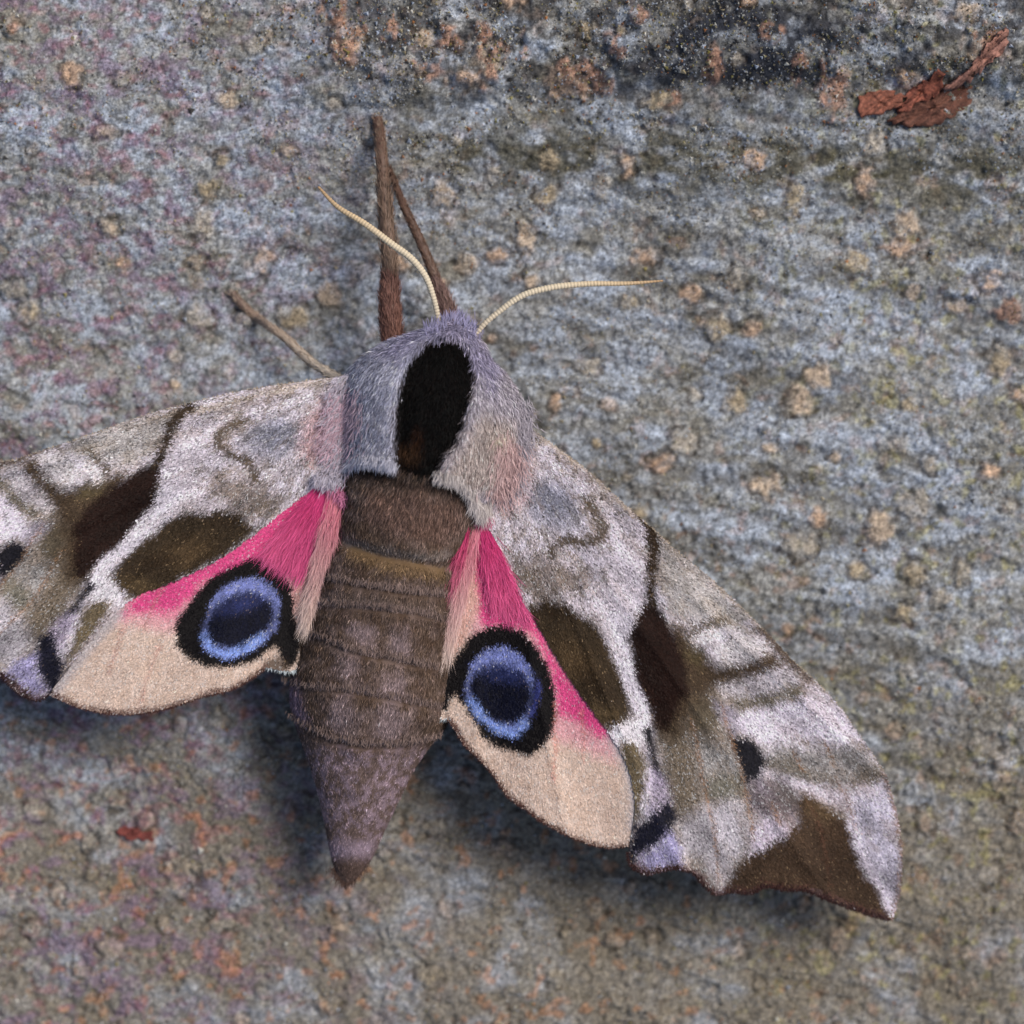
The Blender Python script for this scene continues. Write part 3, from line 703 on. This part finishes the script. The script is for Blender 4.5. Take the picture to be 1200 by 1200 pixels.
def inpoly(x, y, p):
    return sdf(x, y, np.asarray(p, float)) < 0
BLACK = z2([(560, 155), (710, 150), (772, 240), (788, 330), (752, 480), (732, 560), (645, 705), (600, 790), (470, 775), (413, 745), (413, 480), (470, 270)])
AXD = norm(np.array([-.17, -.985, 0]))
def body_fur(n, seed):
    g = np.random.default_rng(seed)
    top = np.clip(.25 + BN[..., 2], .06, 1.3)
    u, v = scatter(BV, n, g, True, top)
    p = gsample(BV, u, v, True); nr = norm(gsample(BN, u, v, True))
    x = gsample(PX, u, v, True); y = gsample(PY, u, v, True)
    jx, jy = g.normal(0, 2.2, n), g.normal(0, 2.2, n)
    c = colB(x + jx, y + jy)
    thor = sstep(640, 590, y); tail = sstep(850, 880, y)
    L = g.uniform(.5, 1.15, n) * (.42 + .22 * thor - .12 * tail)
    blk = inpoly(x, y, BLACK); L = np.where(blk, L * .75, L)
    flow = np.tile(AXD, (n, 1))
    cx = 520 - .17 * (y - 480)
    flow[:, 0] += (x - cx) / 130 * .55 * thor
    flow = norm(flow + .22 * g.normal(size=(n, 3)))
    t = norm(flow - nr * (flow * nr).sum(-1, keepdims=True))
    lift = (g.uniform(.12, .5, n) + .15 * thor * (~blk))[:, None]
    d = norm(t + nr * lift)
    br = np.exp(g.normal(0, .48, n))[:, None]
    c = c * br
    tipw = (.12 + .22 * thor)[:, None] * (~blk)[:, None]
    ribbon_hair("fur", p - nr * .03 * MM, d, nr, L, g.uniform(.026, .045, n), c * .5, c * (1.08 + tipw) + tipw * .05, body, seed=seed)
body_fur(120000, 11)

def edge_fur(line, n, flowpx, L, col, seed, z_off=.9, jit=5, name="fur", spread=.25, parent=None, zabs=None):
    """hairs rooted along a pixel line on the body top, pointing along flowpx (pixel vec)"""
    g = np.random.default_rng(seed)
    p = np.asarray(line, float); d = np.r_[0, np.cumsum(np.hypot(*np.diff(p, axis=0).T))]
    t = g.uniform(0, d[-1], n)
    x = np.interp(t, d, p[:, 0]) + g.normal(0, jit, n); y = np.interp(t, d, p[:, 1]) + g.normal(0, jit, n)
    z = (body_top(x, y) if zabs is None else zabs) + z_off * g.uniform(.3, 1, n)
    f = norm(np.array([flowpx[0], -flowpx[1], 0.0])) + spread * g.normal(size=(n, 3)); f[:, 2] = g.uniform(-.15, .12, n); f = norm(f)
    up = np.tile([0, 0, 1.], (n, 1))
    c = np.tile(lin(col), (n, 1)) * g.uniform(.7, 1.25, (n, 1))
    ribbon_hair(name, P(x, y, z), f, up, L * g.uniform(.6, 1.2, n), g.uniform(.03, .05, n), c * .8, c * 1.1, parent or body, seed=seed)

_top = np.full((CH, CW), -9.0)
_ix = np.clip((PX - OX).astype(int), 0, CW - 1); _iy = np.clip((PY - OY).astype(int), 0, CH - 1)
_m = sz[None, :] * np.ones_like(PX) > -.05
np.maximum.at(_top, (_iy[_m], _ix[_m]), PZ[_m])
for _ in range(7):
    h = _top < -8
    nb_ = np.max([np.roll(_top, 1, 0), np.roll(_top, -1, 0), np.roll(_top, 1, 1), np.roll(_top, -1, 1)], 0)
    _top[h] = nb_[h]
def body_top(x, y):
    return np.maximum(_top[np.clip((y - OY).astype(int), 0, CH - 1), np.clip((x - OX).astype(int), 0, CW - 1)], 4.5)
edge_fur(z2([(110, 770), (170, 740), (240, 708), (330, 715), (412, 738)]), 900, (-.15, 1), .6, (196, 194, 206), 31, .3, 2.5)
edge_fur(z2([(605, 782), (660, 795), (712, 802), (760, 860), (800, 925), (832, 975)]), 900, (-.1, 1), .6, (200, 190, 186), 32, .3, 2.5)
edge_fur(z2([(780, 900), (830, 960), (860, 920)]), 500, (-.05, 1), .9, (206, 196, 192), 33, .3, 3)
edge_fur(z2([(930, 640), (960, 720), (930, 840), (900, 880)]), 900, (-.2, 1), .7, (204, 174, 172), 34, .4, 8)
edge_fur(z2([(190, 420), (190, 520), (150, 640), (120, 740)]), 1000, (-.35, 1), .6, (180, 158, 172), 35, .4, 9)
edge_fur(z2([(560, 110), (640, 70), (700, 50), (760, 90), (800, 140)]), 500, (.1, -1), .5, (150, 146, 178), 36, .2, 4)

edge_fur([(402, 452), (399, 480), (398, 510), (398, 535), (396, 552)], 1500, (-.62, .78), .5, (196, 186, 198), 37, .25, 8, zabs=7.5, spread=.35)
edge_fur([(400, 470), (394, 500), (388, 530)], 700, (-.6, .8), .55, (212, 178, 190), 38, .3, 9, zabs=7.5, spread=.35)
edge_fur([(378, 563), (388, 570), (398, 578), (408, 588)], 260, (-.25, .95), .5, (208, 130, 162), 39, .5, 4, zabs=7.1, spread=.4)
edge_fur([(372, 560), (384, 562), (396, 562)], 600, (-.3, .95), .5, (196, 188, 200), 40, .5, 4, zabs=7.3, spread=.4)
edge_fur([(611, 475), (614, 500), (610, 525), (604, 555), (596, 580)], 2000, (.30, .95), .5, (176, 168, 176), 45, .3, 6, zabs=7.4, spread=.35)
edge_fur([(604, 530), (598, 555), (588, 580)], 700, (.12, 1), .6, (204, 172, 170), 46, .4, 7, zabs=7.6, spread=.3)
edge_fur([(543, 610), (552, 606), (562, 606), (572, 612)], 200, (-.1, 1), .5, (204, 124, 150), 47, .5, 4, zabs=7.0, spread=.4)

for k_, s_ in enumerate(SEG):
    edge_fur([(x, y - 7) for x, y in s_], 420, (-.17, 1), .34, (134, 114, 106), 150 + k_, .12, 2.0, spread=.35)
edge_fur([(392, 1016), (405, 1030), (424, 1014)], 500, (-.2, 1), .5, (92, 72, 64), 160, .1, 4, zabs=2.5, spread=.35)

# ---- wings
def wing_z(px, py, base, tip, z0, z1, seed, amp=.35):
    b = np.array(base, float); e = np.array(tip, float) - b; L2 = e @ e
    t = ((px - b[0]) * e[0] + (py - b[1]) * e[1]) / L2
    s = ((px - b[0]) * e[1] - (py - b[1]) * e[0]) / math.sqrt(L2)
    r = np.hypot(px - b[0], py - b[1]); an = np.arctan2(s, t * math.sqrt(L2) + 60)
    z = z0 + (z1 - z0) * t + .9 * np.sin(np.clip(t, 0, 1) * math.pi)
    z = z + (.10 * np.sin(an * 30 + seed) + .20 * (1 - np.abs(np.sin(an * 15 + seed))) ** 4) * sstep(.15, .5, t)   # pleats and raised veins
    return z + amp * (fbm(px / 110, py / 110, seed, 2) - .5) * 2

def wing(edge_a, edge_b, nu, nv, zf, colf, n_scale, base, seed, Ls, name, vary=.26, tone=1.0, jit=3.2, dk=.35):
    g = np.random.default_rng(seed)
    a = catmull(edge_a, nu); b = catmull(edge_b, nu)
    w = np.linspace(0, 1, nv)[None, :, None]
    G = a[:, None] * (1 - w) + b[:, None] * w
    X, Y = G[..., 0], G[..., 1]
    Z = zf(X, Y)
    V = P(X, Y, Z); N = grid_normals(V, False)
    if N[nu // 2, nv // 2, 2] < 0: N = -N
    und = V - N * .07 * MM
    n = nu * nv
    top = grid_quads(nu, nv); bot = top[:, ::-1] + n
    rimi = np.concatenate([np.arange(nv) , np.arange(1, nu) * nv + nv - 1, (nu - 1) * nv + np.arange(nv - 2, -1, -1), np.arange(nu - 2, 0, -1) * nv])
    r2 = np.roll(rimi, -1)
    rq = np.stack([rimi, r2, r2 + n, rimi + n], -1)
    c = colf(X, Y).reshape(-1, 3) * tone * .85
    o = mesh_obj(name, np.vstack([V.reshape(-1, 3), und.reshape(-1, 3)]), quads=np.vstack([top, bot, rq]), cols=np.vstack([c, c * .8]), mat=M_WING, parent=moth)
    # overlapping scales
    u, v = scatter(V, n_scale, g, False)
    p = gsample(V, u, v, False); nr = norm(gsample(N, u, v, False)); x = gsample(X, u, v, False); y = gsample(Y, u, v, False)
    m = n_scale
    fl = np.stack([x - base[0], -(y - base[1]), np.zeros(m)], -1)
    fl = norm(norm(fl) + .28 * g.normal(size=(m, 3)))
    t = norm(fl - nr * (fl * nr).sum(-1, keepdims=True)); s = np.cross(nr, t)
    L = (Ls * g.uniform(.6, 1.25, m))[:, None] * MM; W = L * g.uniform(.26, .42, (m, 1))
    tilt = g.uniform(.02, .40, (m, 1)); roll = g.normal(0, .22, (m, 1))
    s = norm(s + nr * roll)
    r = p + nr * .012 * MM; e = r + t * L + nr * L * tilt
    q0, q1, q2, q3 = r - s * W * .3, r + s * W * .3, e + s * W * .5, e - s * W * .5
    al = g.normal(0, jit, m); ac = g.normal(0, 1.2, m)
    cc = colf(x + fl[:, 0] * al + fl[:, 1] * ac, y - fl[:, 1] * al + fl[:, 0] * ac) * tone
    lum = cc.mean(-1, keepdims=True)
    br = np.exp(g.normal(0, vary, (m, 1)))
    cc = cc * br
    pale = (g.random((m, 1)) < .45 * vary) & (lum > .1); cc = np.where(pale, cc * .5 + .3, cc)
    drk = (g.random((m, 1)) < .55 * vary) & (lum > .12); cc = np.where(drk, cc * dk, cc)
    glint = (g.random((m, 1)) < .02) & (lum < .1) & (lum > .012); cc = np.where(glint, cc + np.array([.13, .09, .05]), cc)  # painted sparkle: a few dark scales carry a highlight in their colour
    vv = np.stack([q0, q1, q2, q3], 1).reshape(-1, 3)
    so = mesh_obj("scales", vv, quads=np.arange(m * 4).reshape(-1, 4), cols=np.repeat(np.clip(cc, .003, .85), 4, 0), mat=M_SCALE, parent=o, smooth=False)
    so["kind"] = "stuff"
    return o

def fringe(parent, line, zf, n, L, col, outward, seed, name="fringe", dz=0.0, wdt=(.035, .06), sp=.35):
    g = np.random.default_rng(seed)
    p = catmull(line, 300); d = np.r_[0, np.cumsum(np.hypot(*np.diff(p, axis=0).T))]
    t = g.uniform(0, d[-1], n)
    x = np.interp(t, d, p[:, 0]); y = np.interp(t, d, p[:, 1])
    tx = np.interp(t, d, np.gradient(p[:, 0])); ty = np.interp(t, d, np.gradient(p[:, 1]))
    nx, ny = (ty, -tx) if outward > 0 else (-ty, tx)
    f = norm(np.stack([nx, -ny, np.zeros(n)], -1)); f = norm(f + sp * g.normal(size=(n, 3)) * [1, 1, .5])
    c = np.tile(lin(col), (n, 1)) * g.uniform(.6, 1.35, (n, 1))
    k = g.uniform(0, 4, n); x = x - nx / np.hypot(nx, ny) * k; y = y - ny / np.hypot(nx, ny) * k
    ribbon_hair(name, P(x, y, zf(x, y) + dz), f, np.tile([0, 0, 1.], (n, 1)), L * g.uniform(.5, 1.2, n), g.uniform(*wdt, n), c * .9, c, parent, bend=.15, seed=seed)

# right forewing
COSTA_R = [(585, 470), (605, 488), (624, 504), (648, 522), (681, 546), (708, 570), (738, 597), (762, 618), (795, 648), (825, 672), (855, 699), (880, 724), (903, 747), (928, 774), (944, 788), (969, 812),
           (985, 831), (1004, 859), (1020, 881), (1036, 907), (1045, 935), (1053, 973), (1056, 1011), (1053, 1046), (1044, 1076)]
OUT_R = [(741, 1013), (757, 1022), (776, 1018), (795, 1016), (814, 1022), (827, 1037), (839, 1046), (858, 1043), (880, 1045), (896, 1037), (918, 1041), (944, 1042), (969, 1052), (1001, 1064), (1029, 1073), (1044, 1076)]
TRAIL_R = [(545, 575), (560, 598), (575, 620), (592, 657), (610, 698), (625, 722), (642, 752), (660, 782), (680, 812), (700, 840), (715, 860), (730, 885), (740, 912), (744, 940), (742, 965), (738, 990), (737, 1004)] + OUT_R
zFR = lambda x, y: wing_z(x, y, (600, 520), (1044, 1076), 7.0, 2.6, 4)
fwR = wing(COSTA_R, TRAIL_R, 190, 100, zFR, colF_R, 170000, (575, 470), 41, .17, "forewing", vary=.22)
fringe(fwR, [(737, 1000)] + OUT_R, zFR, 5000, .30, (58, 38, 36), -1, 43)
fringe(fwR, COSTA_R[2:-1], zFR, 2600, .16, (176, 160, 140), 1, 44, sp=.6)
# left forewing
COSTA_L = [(425, 440), (400, 441), (385, 443), (350, 448), (315, 453), (266, 462), (217, 474), (168, 488), (122, 504), (60, 525), (0, 541), (-60, 562), (-120, 595), (-170, 640), (-205, 690), (-222, 745), (-222, 775)]
ol = R2L(OUT_R)
OUT_L = [(45, 819), (31, 815), (14, 803), (0, 789)] + [tuple(r) for r in ol if r[0] < -18]
COSTA_L[-1] = OUT_L[-1]
COSTA_L[-6:-1] = [tuple(r) for r in R2L([(944, 788), (985, 831), (1020, 881), (1045, 935), (1056, 1011)])]
TRAIL_L = [(440, 545), (420, 552), (395, 558), (371, 569), (336, 595), (297, 626), (245, 661), (196, 684), (157, 700), (140, 714), (108, 749), (80, 784), (64, 804), (57, 813)] + OUT_L
zFL = lambda x, y: wing_z(x, y, (400, 480), OUT_L[-1], 7.0, 2.8, 9)
fwL = wing(COSTA_L, TRAIL_L, 190, 100, zFL, colF_L, 130000, (425, 420), 51, .17, "forewing", vary=.22)
fringe(fwL, [(60, 808)] + OUT_L, zFL, 4500, .30, (52, 36, 36), 1, 53)
fringe(fwL, COSTA_L[2:-1], zFL, 2600, .16, (176, 160, 140), -1, 54, sp=.6)

# right hindwing (its front part lies under the forewing)
HM_R = [(760, 990), (737, 989), (712, 991), (687, 985), (660, 974), (635, 960), (615, 945), (595, 930), (580, 907), (562, 887), (545, 870), (535, 852), (526, 841), (512, 838), (503, 828)]
HI_R = [(556, 596), (551, 622), (545, 650), (538, 680), (534, 705), (528, 735), (520, 765), (511, 792), (504, 814), (503, 828)]
HC_R = [(580, 600), (620, 660), (655, 715), (690, 765), (725, 815), (755, 870), (768, 930), (760, 990)]
def zHR(x, y):
    d = sdf(np.asarray(x, float), np.asarray(y, float), np.array([(540, 580), (600, 600), (640, 760), (760, 900), (800, 1000), (700, 1010), (600, 940), (500, 840), (530, 720)], float))
    z = zFR(x, y) - .13 - .9 * sstep(640, 505, x) * sstep(640, 830, y)
    return z + .015 * np.sin(np.arctan2(x - 540, y - 560) * 34)
hwR = wing(HI_R, HC_R + HM_R[1:], 160, 90, zHR, colH, 110000, (560, 570), 61, .17, "hindwing", vary=.16, jit=2.4, dk=.68)
fringe(hwR, HM_R[1:13], zHR, 4200, .28, (84, 56, 50), 1, 63)
fringe(hwR, [(527, 842), (518, 842), (509, 840), (501, 829)], zHR, 170, .36, (212, 222, 226), 1, 64, wdt=(.03, .05))
# left hindwing
HM_L = [(40, 800), (62, 813), (70, 817), (98, 828), (147, 835), (196, 828), (238, 814), (273, 805), (297, 791), (311, 780), (329, 783), (346, 782), (351, 768)]
HI_L = [(402, 578), (397, 596), (390, 616), (379, 640), (371, 660), (364, 695), (357, 728), (352, 752), (351, 768)]
HC_L = [(390, 566), (330, 578), (270, 615), (200, 655), (130, 690), (80, 735), (45, 775), (40, 800)]
def zHL(x, y):
    z = zFL(x, y) - .13 - .9 * sstep(260, 350, x) * sstep(600, 780, y)
    return z + .015 * np.sin(np.arctan2(x - 410, y - 560) * 34)
hwL = wing(HI_L, HC_L + HM_L[1:], 160, 90, zHL, colH, 110000, (400, 560), 71, .17, "hindwing", vary=.16, jit=2.4, dk=.68)
fringe(hwL, HM_L[1:10], zHL, 4200, .28, (84, 56, 50), -1, 73)
fringe(hwL, [(309, 780), (320, 782), (334, 786), (347, 785)], zHL, 170, .34, (212, 222, 226), -1, 74, wdt=(.03, .05))

def tuft(parent, a0, a1, b0, b1, zf, n, L, ca, cb_, seed, dz=.25, wd=(.04, .07)):
    """long combed hairs: rooted between a0 and a1 (line), aimed at the line b0-b1"""
    g = np.random.default_rng(seed)
    s = g.random(n)[:, None]; t = g.beta(1, 1.3, n)[:, None] * .8
    r0_ = np.array(a0) * (1 - s) + np.array(a1) * s; r1_ = np.array(b0) * (1 - s) + np.array(b1) * s
    xy = r0_ * (1 - t) + r1_ * t + g.normal(0, 1.5, (n, 2)); e = r1_ - r0_
    f = norm(np.column_stack([e[:, 0], -e[:, 1], np.zeros(n)])); f = norm(f + .10 * g.normal(size=(n, 3)) + [0, 0, .05])
    tt = np.clip(t * 1.25, 0, 1) ** .7; c = lin(ca) * (1 - tt) + lin(cb_) * tt; c = c * g.uniform(.82, 1.18, (n, 1))
    z = np.maximum(zf(xy[:, 0], xy[:, 1]), -9) + dz * g.uniform(.2, 1, n)
    ribbon_hair("hair_tuft", P(xy[:, 0], xy[:, 1], z), f, np.tile([0, 0, 1.], (n, 1)), L * g.uniform(.6, 1.2, n), g.uniform(*wd, n) * .6, c * .9, c * 1.1, parent, bend=.05, seed=seed)
tuft(hwL, (386, 572), (402, 590), (353, 742), (360, 745), zHL, 4500, 2.2, (212, 124, 144), (218, 198, 186), 75)
tuft(hwL, (372, 572), (392, 572), (300, 655), (352, 690), zHL, 4500, 1.8, (208, 66, 124), (224, 104, 152), 76, .12)
tuft(hwR, (550, 616), (562, 616), (508, 794), (522, 780), zHR, 4500, 2.2, (212, 124, 144), (218, 198, 186), 65)
tuft(hwR, (560, 612), (572, 620), (575, 720), (625, 735), zHR, 4500, 1.8, (208, 66, 124), (224, 104, 152), 66, .12)
tuft(hwR, (545, 632), (551, 615), (522, 690), (534, 700), lambda x, y: zHR(x, y) + .3, 500, 1.6, (196, 60, 110), (190, 110, 130), 67, .5)

# ---- antennae
def tube(path, rad, nseg, sides, colf, name, parent, ringed=0, mat=None, flat=1.0):
    """path rows px,py,z ; rad rows in mm interpolated along the path"""
    p = catmull(path, nseg); V = P(p[:, 0], p[:, 1], p[:, 2]) / MM
    T = norm(np.gradient(V, axis=0)); up = np.array([0, 0, 1.]); s = norm(np.cross(T, up)); b = norm(np.cross(s, T))
    t = np.linspace(0, 1, nseg); r = np.interp(t, np.linspace(0, 1, len(rad)), rad)
    if ringed:
        ph = (t * ringed) % 1; r = r * (.84 + .22 * np.sin(ph * math.pi) ** .6)
    a = np.linspace(0, 2 * np.pi, sides, endpoint=False)
    W = V[:, None] + r[:, None, None] * (np.cos(a)[None, :, None] * s[:, None] + flat * np.sin(a)[None, :, None] * b[:, None])
    n = nseg * sides
    vv = np.vstack([W.reshape(-1, 3), V[:1], V[-1:]]) * MM
    caps = [[(i + 1) % sides, i, n] for i in range(sides)] + [[n - sides + i, n - sides + (i + 1) % sides, n + 1] for i in range(sides)]
    c = colf(t)
    if ringed: c = c * (.72 + .36 * np.sin(ph * math.pi) ** .5)[:, None]
    c = np.vstack([np.repeat(c, sides, 0), c[:1], c[-1:]])
    o = mesh_obj(name, vv, quads=grid_quads(nseg, sides, True), tris=caps, cols=np.clip(c, 0, .85), mat=mat or M_HORN, parent=parent)
    return o, V * MM, T, s, b, r
def ramp(*cs):
    cs = np.array([lin(c) for c in cs])
    return lambda t: np.stack([np.interp(t, np.linspace(0, 1, len(cs)), cs[:, k]) for k in range(3)], -1)
cream = ramp((196, 182, 160), (214, 200, 174), (214, 198, 170), (206, 182, 146), (176, 142, 104))
tube([(515, 388, 7.2), (514, 378, 7.3), (508, 349, 7.6), (499, 325, 7.7), (483, 304, 7.8), (459, 286, 7.8), (427, 262, 7.6), (394, 241, 7.2), (373, 219, 6.8)], [.15, .16, .19, .20, .19, .15, .07], 560, 12, cream, "antenna", moth, 62)
tube([(556, 395, 7.0), (562, 386, 7.1), (585, 365, 7.2), (613, 346, 7.3), (646, 337, 7.2), (683, 333, 7.0), (739, 332, 6.8), (777, 329, 6.6)], [.15, .16, .18, .18, .16, .12, .05], 560, 12, cream, "antenna", moth, 62)

# ---- legs
def leg(parts, fur_n, seed, fur_col):
    o = None
    for k, (nm, path, rad, cf) in enumerate(parts):
        ob, V, T, s, b, r = tube(path, rad, 90, 12, cf, nm if k else "leg", o or moth)
        if o is None: o = ob
        g = np.random.default_rng(seed + k); n = fur_n[k]
        i = g.integers(0, 90, n); a = g.uniform(0, 6.28, n)
        nr = norm(np.cos(a)[:, None] * s[i] + np.sin(a)[:, None] * b[i])
        root = V[i] + nr * r[i][:, None] * MM * .95
        d = norm(T[i] * 1.0 + nr * g.uniform(.15, .6, (n, 1)) + .15 * g.normal(size=(n, 3)))
        c = np.tile(lin(fur_col[k]), (n, 1)) * g.uniform(.55, 1.5, (n, 1))
        ribbon_hair("leg_fur", root, d, nr, g.uniform(.18, .4, n) * (1 + 1.2 * (r[i] > .35)), g.uniform(.03, .05, n), c * .8, c * 1.15, o, seed=seed + k + 50)
def bz(x, y): return float(bark_z(np.array([x]), np.array([y]))[0])
leg([("leg", [(462, 412, 5.2), (459, 390, 5.4), (457, 360, 5.4), (456, 325, 5.2)], [.50, .58, .52, .36], ramp((112, 78, 68), (120, 86, 74), (104, 82, 72))),
     ("tibia", [(456, 330, 5.2), (456, 300, 5.1), (453, 262, 5.0), (450, 225, 4.9), (447, 181, 4.9), (443, 145, bz(443, 145) + .35), (442, 139, bz(442, 139) + .12)], [.38, .44, .42, .36, .34, .34, .28], ramp((118, 98, 84), (114, 92, 78), (104, 80, 66), (88, 62, 52)))],
    (2600, 1600), 81, ((128, 94, 84), (122, 102, 88)))
leg([("leg", [(532, 385, 4.6), (526, 368, 4.5), (519, 350, 4.3), (510, 325, 4.1)], [.44, .44, .36, .26], ramp((120, 96, 86), (112, 88, 76))),
     ("tibia", [(511, 328, 4.1), (497, 293, 3.9), (484, 264, 3.7), (473, 241, 3.5), (463, 215, bz(463, 215) + .3), (456, 197, bz(456, 197) + .12)], [.28, .28, .26, .24, .20, .12], ramp((106, 84, 72), (98, 74, 62), (88, 60, 48)))],
    (1200, 1100), 91, ((122, 98, 92), (104, 82, 70)))
leg([("leg", [(415, 452, 5.2), (394, 442, 4.6), (380, 434, 4.0), (366, 426, 3.4)], [.28, .26, .26, .22], ramp((196, 182, 166), (190, 176, 160))),
     ("tarsus", [(367, 427, 3.4), (350, 411, 2.6), (333, 395, 2.0), (316, 383, 1.6), (301, 372, bz(301, 372) + .35), (285, 358, bz(285, 358) + .25), (272, 343, bz(272, 343) + .12)], [.25, .27, .26, .24, .23, .24, .2], ramp((190, 176, 160), (176, 158, 140), (140, 118, 104), (100, 80, 72)))],
    (350, 800), 101, ((190, 176, 160), (162, 144, 128)))
